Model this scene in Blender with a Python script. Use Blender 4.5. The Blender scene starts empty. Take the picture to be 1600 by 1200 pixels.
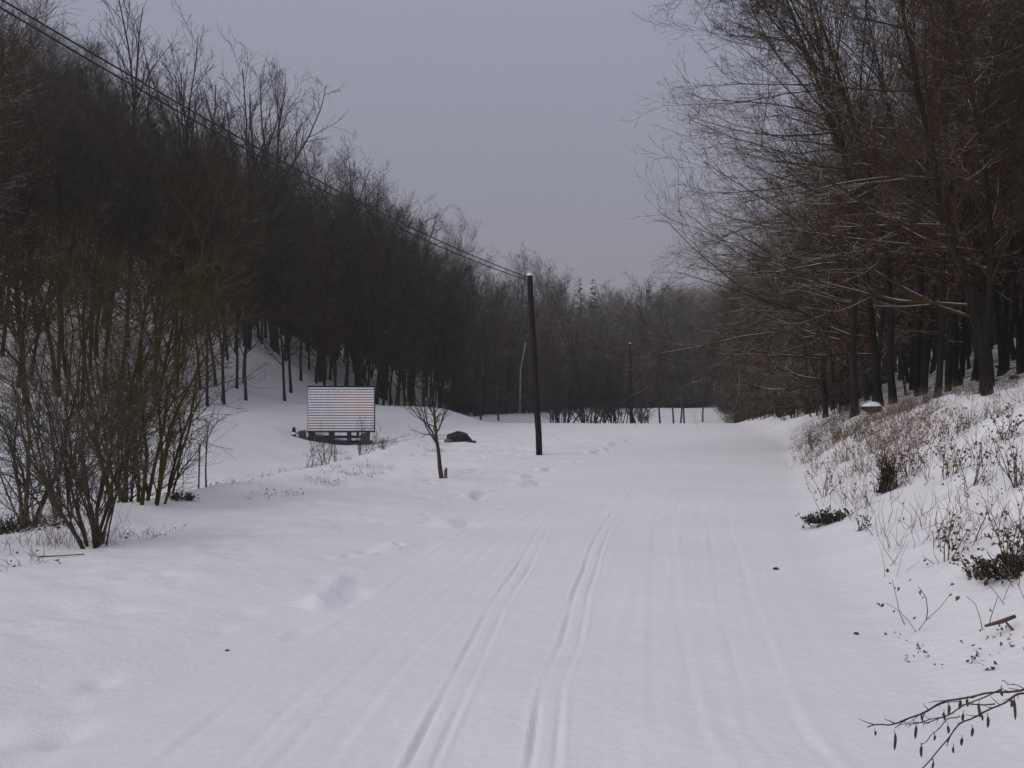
import bpy, math, random
import numpy as np
from mathutils import Vector, Matrix
R = math.radians
C = bpy.context.scene.collection
sc = bpy.context.scene

# ------------------------------------------------------------------ camera, sky, sun, exposure
CAM = np.array([0.0, 0.0, 1.65])
PITCH = math.atan(35/1500)
cd = bpy.data.cameras.new('camera'); cam = bpy.data.objects.new('camera', cd); C.objects.link(cam)
cam.location = CAM; cam.rotation_euler = (R(90)+PITCH, 0, 0)
cd.sensor_width = 36; cd.lens = 33.75; cd.clip_start = 0.05; cd.clip_end = 3000
sc.camera = cam

SUN_EL, SUN_AZ = R(38), R(-125)          # azimuth measured from +Y towards +X
w = bpy.data.worlds.new("World"); sc.world = w; w.use_nodes = True
nt = w.node_tree; nt.nodes.clear()
out = nt.nodes.new('ShaderNodeOutputWorld'); bg = nt.nodes.new('ShaderNodeBackground')
sky = nt.nodes.new('ShaderNodeTexSky'); sky.sky_type = 'NISHITA'; sky.sun_disc = False
sky.sun_elevation = SUN_EL; sky.sun_rotation = SUN_AZ; sky.air_density = 1.0; sky.dust_density = 4.0
# even overcast: grey cloud that gets lighter with height, mixed over the clear-sky colour
tc = nt.nodes.new('ShaderNodeTexCoord'); sep = nt.nodes.new('ShaderNodeSeparateXYZ')
mr = nt.nodes.new('ShaderNodeMapRange'); mr.inputs['From Min'].default_value = 0.0; mr.inputs['From Max'].default_value = 1.0
ramp = nt.nodes.new('ShaderNodeValToRGB')
ramp.color_ramp.elements[0].position = 0.0; ramp.color_ramp.elements[0].color = (2.95/8, 2.82/8, 3.00/8, 1)
ramp.color_ramp.elements[1].position = 1.0; ramp.color_ramp.elements[1].color = (5.3/8, 5.3/8, 6.1/8, 1)
e = ramp.color_ramp.elements.new(0.22); e.color = (3.0/8, 3.03/8, 3.7/8, 1)
e = ramp.color_ramp.elements.new(0.45); e.color = (3.45/8, 3.6/8, 4.7/8, 1)
scl = nt.nodes.new('ShaderNodeVectorMath'); scl.operation = 'SCALE'; scl.inputs['Scale'].default_value = 8.0
mix = nt.nodes.new('ShaderNodeMix'); mix.data_type = 'RGBA'; mix.inputs[0].default_value = 0.93
cn = nt.nodes.new('ShaderNodeTexNoise'); cn.inputs['Scale'].default_value = 1.6; cn.inputs['Detail'].default_value = 3
cm = nt.nodes.new('ShaderNodeMapRange'); cm.inputs['To Min'].default_value = 0.95; cm.inputs['To Max'].default_value = 1.05
sc2 = nt.nodes.new('ShaderNodeVectorMath'); sc2.operation = 'SCALE'
L = nt.links.new
L(tc.outputs['Generated'], sep.inputs[0]); L(sep.outputs['Z'], mr.inputs['Value']); L(mr.outputs[0], ramp.inputs[0])
L(ramp.outputs[0], scl.inputs[0]); L(tc.outputs['Generated'], cn.inputs['Vector']); L(cn.outputs['Fac'], cm.inputs['Value'])
L(scl.outputs[0], sc2.inputs[0]); L(cm.outputs[0], sc2.inputs['Scale'])
L(sky.outputs[0], mix.inputs[6]); L(sc2.outputs[0], mix.inputs[7]); L(mix.outputs[2], bg.inputs[0])
bg.inputs[1].default_value = 0.083
L(bg.outputs[0], out.inputs[0])
sd = bpy.data.lights.new('sun', 'SUN'); sun = bpy.data.objects.new('sun', sd); C.objects.link(sun)
sd.energy = 1.5; sd.angle = R(55); sd.color = (1.0, 0.94, 0.885)
sv = Vector((math.sin(SUN_AZ)*math.cos(SUN_EL), math.cos(SUN_AZ)*math.cos(SUN_EL), math.sin(SUN_EL)))
sun.rotation_euler = sv.to_track_quat('Z', 'Y').to_euler(); sun.location = (0, 0, 60)
sc.view_settings.view_transform = 'Standard'; sc.view_settings.look = 'None'
sc.view_settings.exposure = 0.24; sc.view_settings.gamma = 1.0; sc.view_settings.use_curve_mapping = False

# ------------------------------------------------------------------ helpers
def ray(px, py):
    d = np.array([(px-800)/1500, 1.0, (600-py)/1500])
    c, s = math.cos(PITCH), math.sin(PITCH)
    return np.array([d[0], d[1]*c - d[2]*s, d[1]*s + d[2]*c])
def at(px, py, y):                       # point on the pixel's ray at depth y
    d = ray(px, py); return CAM + d*(y/d[1])

def fbm(x, y, scale, octaves=4, seed=0, gain=.5):
    r = np.random.RandomState(seed); out = np.zeros_like(x, dtype=float); a = 1; f = 1/scale
    for o in range(octaves):
        T = r.rand(128, 128)*2-1
        u = x*f + 17.3*o; v = y*f + 9.1*o
        i = np.floor(u).astype(int); j = np.floor(v).astype(int); fu = u-i; fv = v-j
        fu = fu*fu*(3-2*fu); fv = fv*fv*(3-2*fv)
        i0 = i % 128; i1 = (i+1) % 128; j0 = j % 128; j1 = (j+1) % 128
        out += a*((T[i0, j0]*(1-fu)+T[i1, j0]*fu)*(1-fv) + (T[i0, j1]*(1-fu)+T[i1, j1]*fu)*fv)
        a *= gain; f *= 2
    return out
def sst(a, b, x):
    t = np.clip((x-a)/(b-a), 0, 1); return t*t*(3-2*t)

# ------------------------------------------------------------------ terrain
FOOT = np.array([(-26, -40), (-22, 5), (-19.5, 30), (-18, 42), (-15.5, 53), (-13.5, 62), (-10, 77), (-6, 94), (0, 113), (9, 130),
                 (20, 138), (25, 141), (29, 146), (31, 148), (32, 147), (31, 140), (26.5, 118), (21.3, 90), (18.3, 68), (15.2, 48), (13.4, 38), (11.9, 28),
                 (11.0, 20), (10.6, 8), (10.6, -40)], float)
SLOPE = np.array([.36, .36, .34, .34, .42, .60, .68, .56, .28, .17, .12, .10, .10, .10, .16, .2, .3, .34, .36, .38, .40, .40, .40, .40, .40])
def foot_dist(x, y):                     # signed distance (+ outside the valley floor) and the slope at the nearest foot point
    x = np.asarray(x, float); y = np.asarray(y, float)
    best = np.full(x.shape, 1e9); sl = np.zeros(x.shape); ins = np.zeros(x.shape, bool)
    n = len(FOOT)
    for k in range(n):
        a = FOOT[k]; b = FOOT[(k+1) % n]; d = b-a; L2 = d@d
        t = np.clip(((x-a[0])*d[0]+(y-a[1])*d[1])/L2, 0, 1)
        q = np.hypot(x-a[0]-t*d[0], y-a[1]-t*d[1])
        if k < n-1:
            m = q < best; best = np.where(m, q, best); s_ = SLOPE[k]+(SLOPE[k+1]-SLOPE[k])*t; sl = np.where(m, s_, sl)
        c = ((a[1] > y) != (b[1] > y)) & (x < (b[0]-a[0])*(y-a[1])/((b[1]-a[1]) if b[1] != a[1] else 1e-9)+a[0])
        ins ^= c
    best = np.where(ins, -best, best)
    best = np.where((y < -40), np.maximum(np.maximum(-26-x, x-10.6), -5), best)
    return best, sl
YR = [-60, 0, 5, 6.8, 11.5, 20, 38, 55, 75, 110, 200]
XR = [2.3, 2.3, 2.4, 2.6, 3.5, 5.8, 10.9, 14.3, 17.8, 23.5, 45]
YL = [-60, 0, 6, 12.7, 18, 32, 50, 75, 110, 200]
XL = [-4, -3, -2.0, -.9, -.2, 2.6, 7.0, 12.2, 18, 40]
YB = [-60, 0, 12, 16, 24, 32, 45, 60, 80, 400]
XB = [-7, -6.8, -6.5, -6.3, -5.2, -4.4, -5, -3, 3, 40]
RUTS = [  # (points (y, x), half gap, depth, groove width)
    ([(2.5, -.62), (4.3, -.44), (5.8, -.31), (7.9, -.14), (10, .12), (12.7, .42), (16, .8)], .058, .019, .015),
    ([(2.5, .10), (4.3, .13), (5.8, .24), (6.8, .41), (8.5, .60), (11, .95), (14, 1.45), (20, 2.7)], .058, .019, .015),
    ([(2.5, .95), (5, .85), (8, 1.25), (14, 2.2), (30, 6)], .10, .0045, .030),
    ([(2.5, -1.15), (6, -.85), (9, -.4), (13, .1), (20, 1.6)], .11, .006, .03),
    ([(2.5, -1.6), (6, -1.35), (9, -.9), (13, -.35), (24, 1.7)], .16, .006, .03),
    ([(2.5, 1.35), (5, 1.35), (8, 1.85), (14, 3.0), (30, 7.2)], .12, .0045, .03),
]
def height(x, y, fine=False):
    x = np.asarray(x, float); y = np.asarray(y, float)
    s, sl = foot_dist(x, y)
    z = np.interp(y, [-60, 8, 72, 79, 86, 100, 132, 200], [0, 0, .28, .28, -.7, -.3, 1.35, 1.9])
    # ground falls away beyond the left verge
    xb = np.interp(y, YB, XB)
    dep = np.interp(y, [-60, 18, 25, 35, 45, 60, 80], [1.15, 1.15, .80, .45, .25, .15, 0])
    z = z - dep*sst(0, 1.5, xb-x)
    z = z + .09*np.exp(-((x-xb-.5)/.6)**2)*sst(60, 40, y)
    # field lifts towards the foot of the left woods
    mid = np.interp(y, [-60, 20, 60, 130], [-9, -9, -4, 8])
    z = z + sst(-14, 0, s)*np.interp(y, [0, 40, 60, 90, 120], [1.5, 1.6, 1.7, 1.3, .2])*sst(0, 5, mid-x)
    # right bank
    xr = np.interp(y, YR, XR)
    wd = np.maximum(np.interp(y, [-60, 5, 22, 38, 60], [8, 8, 5.0, 3.6, 3.5]), 2)
    top = np.interp(y, [-60, 0, 22, 30, 45, 75, 110], [2.3, 2.3, 1.95, 1.75, 1.35, .9, .3])
    t = np.clip((x-xr)/wd, 0, 1.3)
    z = z + np.where(x > xr, top*(1-np.exp(-2.2*t**1.35))/(1-math.exp(-2.2)), 0)
    # hills
    so = np.maximum(s, 0); cap = 95
    hh = cap*(1-np.exp(-so/cap))
    z = z + sl*hh*(1-np.exp(-so/10))
    z = z + np.interp(np.hypot(x-95, (y-520)*.6), [0, 60, 140], [33, 24, 0])*sst(250, 420, y)
    far = sst(3, 25, so)
    z = z + far*fbm(x, y, 22, 3, 5)*1.1
    onroad = sst(-.5, .6, x-np.interp(y, YL, XL))*sst(-.5, .6, xr-x)
    z = z + fbm(x, y, 5, 3, 2)*.05*(1-.8*onroad) + fbm(x, y, 1.3, 3, 3)*.022*(1-.75*onroad)
    bank = sst(.2, 2, x-xr)
    z = z + bank*(fbm(x, y, .9, 3, 8)*.07)
    # ploughed edge left of the road
    xl = np.interp(y, YL, XL) + fbm(x, y, 2.5, 2, 12)*.3
    z = z + (.055*np.exp(-((x-xl+.2)/.15)**2)-.034*np.exp(-((x-xl-.1)/.13)**2))*np.clip(2.4*fbm(x, y, 1.1, 3, 14)+.1, 0, 1.3)
    rough = sst(.6, 2.2, xl-x)*sst(70, 40, y)
    z = z + rough*(fbm(x, y, .7, 4, 41)*.038 - .05*np.clip(fbm(x, y, .45, 2, 42)-.45, 0, 1))
    z = z + bank*(fbm(x, y, .5, 3, 43)*.05 + fbm(x, y, 2.4, 2, 44)*.13)
    if fine:
        near = sst(60, 20, y)
        vr = (x-np.interp(y, YL, XL))/(xr-np.interp(y, YL, XL))   # streaks along the road
        st = fbm(vr*6, y*.03, .12, 3, 21)*.003
        z = z + st*onroad*near
        z = z + fbm(x, y, .28, 3, 22)*.0035*near
        for pts, gap, d, wdt in RUTS:
            p = np.array(pts); cx = np.interp(y, p[:, 0], p[:, 1]) + fbm(y*0+1, y, 1.6, 2, 30)*.016
            fade = sst(p[-1, 0], p[-1, 0]*.55, y)*sst(1, 2.5, y)*(.75+.5*fbm(x, y, .8, 2, 31))
            a = np.abs(x-cx)-gap*(1+y*.012)
            z = z - fade*d*np.exp(-(a/(wdt*(1+y*.03)))**2) + fade*d*.55*np.exp(-((a-wdt*2.1)/(wdt*1.1))**2)
        # footprints and pits along the left edge
        r = np.random.RandomState(4)
        for k in range(150):
            fy = r.uniform(4, 26); fx = np.interp(fy, YL, XL)-r.uniform(.1, 4.5); rr = r.uniform(.05, .12)
            m = (np.abs(x-fx) < .5) & (np.abs(y-fy) < .5)
            z = z - np.where(m, r.uniform(.02, .055)*np.exp(-(((x-fx)/rr)**2+((y-fy)/(rr*1.5))**2)), 0)
    return z
def hz(x, y): return float(height(np.array([x]), np.array([y]))[0])
def ground_at(px, py, dmax=200):
    d = ray(px, py); ts = np.concatenate([np.arange(1.5, 60, .05), np.arange(60, dmax, .3)])
    X = CAM[0]+d[0]*ts; Y = CAM[1]+d[1]*ts; Z = CAM[2]+d[2]*ts
    below = np.nonzero(Z < height(X, Y))[0]
    k = below[0] if len(below) else len(ts)-1
    return np.array([X[k], Y[k], float(height(X[k:k+1], Y[k:k+1])[0])])

# ------------------------------------------------------------------ materials
def new_mat(name):
    m = bpy.data.materials.new(name); m.use_nodes = True
    n = m.node_tree; b = n.nodes['Principled BSDF']; return m, n, b
def N(n, t, **kw):
    x = n.nodes.new(t)
    for k, v in kw.items(): setattr(x, k, v)
    return x
def simple(name, col, rough=.8, noise=.3, nscale=6, bump=0):
    m, n, b = new_mat(name); b.inputs['Roughness'].default_value = rough; b.inputs['Specular IOR Level'].default_value = .25
    tcn = N(n, 'ShaderNodeTexCoord'); tn = N(n, 'ShaderNodeTexNoise'); tn.inputs['Scale'].default_value = nscale; tn.inputs['Detail'].default_value = 4
    n.links.new(tcn.outputs['Object'], tn.inputs['Vector'])
    r_ = N(n, 'ShaderNodeMapRange'); r_.inputs['From Min'].default_value = .3; r_.inputs['From Max'].default_value = .7
    r_.inputs['To Min'].default_value = 1-noise; r_.inputs['To Max'].default_value = 1+noise
    v = N(n, 'ShaderNodeVectorMath', operation='SCALE'); v.inputs[0].default_value = col
    n.links.new(tn.outputs['Fac'], r_.inputs['Value']); n.links.new(r_.outputs[0], v.inputs['Scale']); n.links.new(v.outputs[0], b.inputs['Base Color'])
    if bump:
        bm = N(n, 'ShaderNodeBump'); bm.inputs['Strength'].default_value = .6; bm.inputs['Distance'].default_value = bump
        n.links.new(tn.outputs['Fac'], bm.inputs['Height']); n.links.new(bm.outputs[0], b.inputs['Normal'])
    return m
def wood(name, col, snow=.5, lo=.55, hi=.85, nscale=9, tint=.25, cover=(.42, .55)):
    """bark; snow lies on faces that look up, in patches"""
    m, n, b = new_mat(name); b.inputs['Roughness'].default_value = .85; b.inputs['Specular IOR Level'].default_value = .15
    g = N(n, 'ShaderNodeNewGeometry'); s = N(n, 'ShaderNodeSeparateXYZ'); n.links.new(g.outputs['Normal'], s.inputs[0])
    f = N(n, 'ShaderNodeMapRange'); f.inputs['From Min'].default_value = lo; f.inputs['From Max'].default_value = hi; n.links.new(s.outputs['Z'], f.inputs['Value'])
    tcn = N(n, 'ShaderNodeTexCoord'); tn = N(n, 'ShaderNodeTexNoise'); tn.inputs['Scale'].default_value = 1.7; tn.inputs['Detail'].default_value = 3
    n.links.new(tcn.outputs['Object'], tn.inputs['Vector'])
    f2 = N(n, 'ShaderNodeMapRange'); f2.inputs['From Min'].default_value = cover[0]; f2.inputs['From Max'].default_value = cover[1]; f2.inputs['To Max'].default_value = snow
    n.links.new(tn.outputs['Fac'], f2.inputs['Value'])
    mu = N(n, 'ShaderNodeMath', operation='MULTIPLY'); n.links.new(f.outputs[0], mu.inputs[0]); n.links.new(f2.outputs[0], mu.inputs[1])
    t2 = N(n, 'ShaderNodeTexNoise'); t2.inputs['Scale'].default_value = nscale; t2.inputs['Detail'].default_value = 5
    mp = N(n, 'ShaderNodeMapping'); mp.inputs['Scale'].default_value = (1, 1, .25); n.links.new(tcn.outputs['Object'], mp.inputs['Vector']); n.links.new(mp.outputs[0], t2.inputs['Vector'])
    r_ = N(n, 'ShaderNodeMapRange'); r_.inputs['From Min'].default_value = .3; r_.inputs['From Max'].default_value = .7; r_.inputs['To Min'].default_value = .6; r_.inputs['To Max'].default_value = 1.4
    n.links.new(t2.outputs['Fac'], r_.inputs['Value'])
    oi = N(n, 'ShaderNodeObjectInfo'); r2 = N(n, 'ShaderNodeMapRange'); r2.inputs['To Min'].default_value = 1-tint; r2.inputs['To Max'].default_value = 1+tint
    n.links.new(oi.outputs['Random'], r2.inputs['Value'])
    m2 = N(n, 'ShaderNodeMath', operation='MULTIPLY'); n.links.new(r_.outputs[0], m2.inputs[0]); n.links.new(r2.outputs[0], m2.inputs[1])
    v = N(n, 'ShaderNodeVectorMath', operation='SCALE'); v.inputs[0].default_value = col; n.links.new(m2.outputs[0], v.inputs['Scale'])
    mx = N(n, 'ShaderNodeMix', data_type='RGBA'); n.links.new(mu.outputs[0], mx.inputs[0]); n.links.new(v.outputs[0], mx.inputs[6]); mx.inputs[7].default_value = (.8, .82, .85, 1)
    n.links.new(mx.outputs[2], b.inputs['Base Color'])
    return m
def snow_mat(name, litter=0.0, grain=1.0):
    m, n, b = new_mat(name); b.inputs['Roughness'].default_value = .6; b.inputs['Specular IOR Level'].default_value = .2
    tcn = N(n, 'ShaderNodeTexCoord')
    tn = N(n, 'ShaderNodeTexNoise'); tn.inputs['Scale'].default_value = .35; tn.inputs['Detail'].default_value = 6; n.links.new(tcn.outputs['Object'], tn.inputs['Vector'])
    cr = N(n, 'ShaderNodeValToRGB'); cr.color_ramp.elements[0].position = .3; cr.color_ramp.elements[0].color = (.76, .76, .79, 1)
    cr.color_ramp.elements[1].position = .7; cr.color_ramp.elements[1].color = (.83, .825, .85, 1); n.links.new(tn.outputs['Fac'], cr.inputs[0])
    col = cr.outputs[0]
    if litter:
        t3 = N(n, 'ShaderNodeTexNoise'); t3.inputs['Scale'].default_value = 1.3; t3.inputs['Detail'].default_value = 9; t3.inputs['Roughness'].default_value = .7
        n.links.new(tcn.outputs['Object'], t3.inputs['Vector'])
        f = N(n, 'ShaderNodeMapRange'); f.inputs['From Min'].default_value = .60-.25*litter; f.inputs['From Max'].default_value = .68-.25*litter
        n.links.new(t3.outputs['Fac'], f.inputs['Value'])
        mx = N(n, 'ShaderNodeMix', data_type='RGBA'); n.links.new(f.outputs[0], mx.inputs[0]); n.links.new(col, mx.inputs[6]); mx.inputs[7].default_value = (.10, .065, .04, 1); col = mx.outputs[2]
    n.links.new(col, b.inputs['Base Color'])
    t1 = N(n, 'ShaderNodeTexNoise'); t1.inputs['Scale'].default_value = 14; t1.inputs['Detail'].default_value = 8; t1.inputs['Roughness'].default_value = .62
    n.links.new(tcn.outputs['Object'], t1.inputs['Vector'])
    bm = N(n, 'ShaderNodeBump'); bm.inputs['Strength'].default_value = .6*grain; bm.inputs['Distance'].default_value = .03
    n.links.new(t1.outputs['Fac'], bm.inputs['Height']); n.links.new(bm.outputs[0], b.inputs['Normal'])
    return m
M = dict(
    snow=snow_mat('snow', 0), road=snow_mat('packed_snow', 0, .6), hill=snow_mat('snow_and_leaf_litter', .38),
    bark_l=wood('dark_bark', (.034, .029, .023), .3, .75, .95), twig_l=wood('dark_twigs', (.037, .026, .013), .6, .7, .95, cover=(.46, .58)),
    bark_r=wood('brown_bark', (.018, .015, .012), .3, .8, .95), twig_r=wood('brown_twigs', (.046, .027, .011), .85, .5, .85, cover=(.44, .52)),
    hazel=wood('hazel_bark', (.055, .046, .032), .3, .6, .9), hazel_d=wood('mossy_bark', (.060, .044, .014), .2, .7, .9),
    far=wood('far_bark', (.055, .046, .042), .3, .6, .9),
    needle=wood('needles', (.018, .026, .018), .25, .6, .9), birch=simple('birch_bark', (.45, .43, .42), .7, .3, 5),
    leaf=simple('dry_leaf', (.20, .065, .02), .7, .5, 3), grass=simple('dry_grass', (.19, .145, .11), .8, .5, 2),
    weed=simple('dead_weed', (.10, .07, .05), .8, .6, 2), pole=wood('tarred_pole', (.022, .017, .018), .0, nscale=14, tint=0),
    wire=simple('black_cable', (.015, .015, .02), .5, .1), cap=simple('snow_cap', (.82, .82, .86), .6, .03),
    rock=simple('dark_stone', (.030, .028, .036), .9, .4, 4, .05), porc=simple('insulator', (.45, .36, .32), .4, .1),
    slat=simple('white_painted_slat', (.86, .88, .84), .5, .06, 3), frame=simple('dark_timber', (.035, .030, .038), .7, .3, 8),
    plate=simple('grey_panel', (.07, .065, .068), .6, .2, 5), guard=simple('rusty_guard', (.16, .085, .075), .8, .4, 20),
    catkin=simple('dark_catkin', (.055, .038, .034), .8, .5, 60),
    stake=wood('stake_wood', (.12, .10, .085), 0), moss=simple('dark_evergreen', (.040, .034, .026), .8, .6, 8),
)
# red and blue lines behind the slats of the wagon
def stripe_mat():
    m, n, b = new_mat('red_blue_lines'); b.inputs['Roughness'].default_value = .6
    tcn = N(n, 'ShaderNodeTexCoord'); mp = N(n, 'ShaderNodeMapping'); mp.inputs['Scale'].default_value = (.55, 0, 3.4)
    tn = N(n, 'ShaderNodeTexNoise'); tn.inputs['Scale'].default_value = 1.0; tn.inputs['Detail'].default_value = 0
    cr = N(n, 'ShaderNodeValToRGB'); cr.color_ramp.elements[0].position = .47; cr.color_ramp.elements[0].color = (.38, .05, .10, 1)
    cr.color_ramp.elements[1].position = .53; cr.color_ramp.elements[1].color = (.07, .11, .46, 1)
    n.links.new(tcn.outputs['Object'], mp.inputs[0]); n.links.new(mp.outputs[0], tn.inputs['Vector']); n.links.new(tn.outputs['Fac'], cr.inputs[0]); n.links.new(cr.outputs[0], b.inputs['Base Color'])
    return m
M['stripe'] = stripe_mat()

# ------------------------------------------------------------------ object helpers
def tag(o, label=None, cat=None, group=None, kind=None):
    for k, v in (('label', label), ('category', cat), ('group', group), ('kind', kind)):
        if v: o[k] = v
    return o
def mesh_from(name, V, F, mat, smooth=True):
    """F: list of int arrays (n, k) with equal k inside each"""
    me = bpy.data.meshes.new(name); V = np.asarray(V, np.float32)
    tot = sum(f.size for f in F); nf = sum(len(f) for f in F)
    me.vertices.add(len(V)); me.vertices.foreach_set('co', V.ravel())
    me.loops.add(tot); me.loops.foreach_set('vertex_index', np.concatenate([f.ravel() for f in F]).astype(np.int32))
    sizes = np.concatenate([np.full(len(f), f.shape[1]) for f in F]); starts = np.concatenate([[0], np.cumsum(sizes)[:-1]])
    me.polygons.add(nf); me.polygons.foreach_set('loop_start', starts.astype(np.int32)); me.polygons.foreach_set('loop_total', sizes.astype(np.int32))
    me.polygons.foreach_set('use_smooth', np.full(nf, smooth))
    for m in (mat if isinstance(mat, list) else [mat]): me.materials.append(m)
    me.update(calc_edges=True); return me
def link(name, data, parent=None, loc=None, rot=None):
    o = bpy.data.objects.new(name, data); C.objects.link(o)
    if parent: o.parent = parent
    if loc is not None: o.location = loc
    if rot is not None: o.rotation_euler = rot
    return o
def empty(name, loc, rot=(0, 0, 0), scale=1):
    o = bpy.data.objects.new(name, None); C.objects.link(o); o.location = loc; o.rotation_euler = rot; o.scale = (scale,)*3; o.empty_display_size = .3; return o

class Geo:
    """collects tubes, boxes and loose faces into one mesh"""
    def __init__(s): s.V = []; s.F = {}; s.n = 0
    def raw(s, V, F):
        V = np.asarray(V, float); F = np.asarray(F)
        s.V.append(V); s.F.setdefault(F.shape[1], []).append(F+s.n); s.n += len(V)
    def tubes(s, P, Rr, sides):
        """P (m,k,3) polylines, Rr (m,k) radii"""
        m, k, _ = P.shape
        if m == 0: return
        T = np.empty_like(P); T[:, 1:-1] = P[:, 2:]-P[:, :-2]; T[:, 0] = P[:, 1]-P[:, 0]; T[:, -1] = P[:, -1]-P[:, -2]
        T /= np.linalg.norm(T, axis=2, keepdims=True)+1e-9
        ref = np.where(np.abs(T[:, :1, 2:3]) < .8, np.array([0, 0, 1.]), np.array([1., 0, 0]))
        A = np.cross(T, np.broadcast_to(ref, T.shape)); A /= np.linalg.norm(A, axis=2, keepdims=True)+1e-9; B = np.cross(T, A)
        th = np.arange(sides)*2*math.pi/sides
        V = P[:, :, None]+Rr[:, :, None, None]*(A[:, :, None]*np.cos(th)[None, None, :, None]+B[:, :, None]*np.sin(th)[None, None, :, None])
        V = V.reshape(-1, 3)
        base = (np.arange(m)*k*sides)[:, None, None]; ii = (np.arange(k-1)*sides)[None, :, None]; jj = np.arange(sides)[None, None]; j2 = (jj+1) % sides
        q = np.stack([base+ii+jj, base+ii+j2, base+ii+sides+j2, base+ii+sides+jj], -1).reshape(-1, 4)
        s.raw(V, q[:, ::-1])
    def tube(s, pts, r, sides=8, cap=True):
        P = np.array(pts, float)[None]; rr = np.broadcast_to(np.asarray(r, float), (P.shape[1],)).copy()[None]
        s.tubes(P, rr, sides)
        if cap:
            V = s.V[-1]; n0 = s.n-len(V)
            s.F.setdefault(sides, []).append(np.arange(sides)[None]+n0); s.F[sides].append((np.arange(sides)[::-1]+s.n-sides)[None])
    def box(s, c, d, rz=0, taper=1):
        x, y, z = [v/2 for v in d]; V = []
        for zz, k in ((-z, 1), (z, taper)):
            for sx, sy in ((-1, -1), (1, -1), (1, 1), (-1, 1)): V.append((sx*x*k, sy*y*k, zz))
        V = np.array(V); cr, sr = math.cos(rz), math.sin(rz); V = V@np.array([[cr, sr, 0], [-sr, cr, 0], [0, 0, 1]])+np.array(c)
        s.raw(V, [(3, 2, 1, 0), (4, 5, 6, 7), (0, 1, 5, 4), (1, 2, 6, 5), (2, 3, 7, 6), (3, 0, 4, 7)])
    def me(s, name, mat, smooth=True):
        return mesh_from(name, np.concatenate(s.V), [np.concatenate(v) for v in s.F.values()], mat, smooth)
    def obj(s, name, mat, parent=None, loc=None, smooth=True): return link(name, s.me(name, mat, smooth), parent, loc)

def norm(a): return a/(np.linalg.norm(a, axis=-1, keepdims=True)+1e-9)
def grow(r, p0, d0, Ls, r0, K, up=0., wob=.3, tip=.35):
    """m polylines grown from p0 along d0"""
    m = len(p0); P = np.empty((m, K, 3)); P[:, 0] = p0; d = norm(d0); st = (Ls/(K-1))[:, None]
    upv = np.zeros((m, 3)); upv[:, 2] = up
    for k in range(1, K):
        d = norm(d+upv/(K-1)+r.randn(m, 3)*wob/(K-1)**.5); P[:, k] = P[:, k-1]+d*st
    return P, r0[:, None]*np.linspace(1, tip, K)[None]
def spawn(r, P, Rr, n, t0, t1, ang, lr, K, up=0., wob=.3, rr=.6, bias=None, shape=0., tip=.35, rmin=.002):
    m, k, _ = P.shape
    t = t0+(t1-t0)*(np.arange(n)[None]+r.rand(m, n))/n; f = t*(k-1); i = np.minimum(f.astype(int), k-2); f = (f-i)[..., None]
    mi = np.arange(m)[:, None]; a = P[mi, i]; b = P[mi, i+1]; p = (a*(1-f)+b*f).reshape(-1, 3); T = norm(b-a).reshape(-1, 3)
    R0 = (Rr[mi, i]*(1-f[..., 0])+Rr[mi, i+1]*f[..., 0]).ravel()
    plen = np.linalg.norm(np.diff(P, axis=1), axis=2).sum(1); tt = t.ravel()
    W = norm(np.cross(T, r.randn(len(T), 3)))
    an = np.radians(ang[0]+(ang[1]-ang[0])*r.rand(len(T)))[:, None]
    d = np.cos(an)*T+np.sin(an)*W
    if bias is not None: d = norm(d+np.array(bias))
    Ls = np.repeat(plen, n)*lr*(1-shape*(tt-t0)/(t1-t0+1e-6))*(.6+.7*r.rand(len(T)))
    return grow(r, p, d, Ls, np.maximum(R0*rr, rmin), K, up, wob, tip)

# ------------------------------------------------------------------ ground sheet, split into road, ground and hillside
def warp(n, a, c, lo, hi):               # sinh-spaced coordinates, dense around c
    u0 = np.arcsinh((lo-c)/a); u1 = np.arcsinh((hi-c)/a); return c+a*np.sinh(np.linspace(u0, u1, n))
def axis(c0, c1, step, rate, lo, hi, rate2=None):      # even steps inside [c0, c1], growing ones outside
    a = [c0]; st = step
    while a[-1] > lo: st *= rate; a.append(a[-1]-st)
    b = list(np.arange(c0+step, c1, step)); st = step; e_ = [b[-1]]
    while e_[-1] < hi: st *= (rate2 or rate); e_.append(e_[-1]+st)
    return np.array(a[::-1]+b+e_[1:])
gx = axis(-1.8, 2.6, .0165, 1.045, -520, 560); gy = axis(2.6, 9, .035, 1.08, -90, 900, 1.016)
print('ground', len(gx), len(gy))
X, Y = np.meshgrid(gx, gy)
Z = height(X.ravel(), Y.ravel(), True).reshape(X.shape)
du = np.stack([np.gradient(X, axis=1), np.zeros_like(X), np.gradient(Z, axis=1)], -1)
dv = np.stack([np.zeros_like(X), np.gradient(Y, axis=0), np.gradient(Z, axis=0)], -1)
NRM = norm(np.cross(du, dv)).reshape(-1, 3)
VV = np.stack([X, Y, Z], -1).reshape(-1, 3)
ny, nx = X.shape; ii, jj = np.meshgrid(np.arange(ny-1), np.arange(nx-1), indexing='ij')
Q = np.stack([ii*nx+jj, ii*nx+jj+1, (ii+1)*nx+jj+1, (ii+1)*nx+jj], -1).reshape(-1, 4)
cx = VV[Q, 0].mean(1); cy = VV[Q, 1].mean(1)
sd_, _ = foot_dist(cx, cy)
isroad = (cx > np.interp(cy, YL, XL)) & (cx < np.interp(cy, YR, XR)) & (cy < 200) & (cy > -60)
ishill = (sd_ > np.where(cx < 5, 13, 4)) & ~isroad
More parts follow.
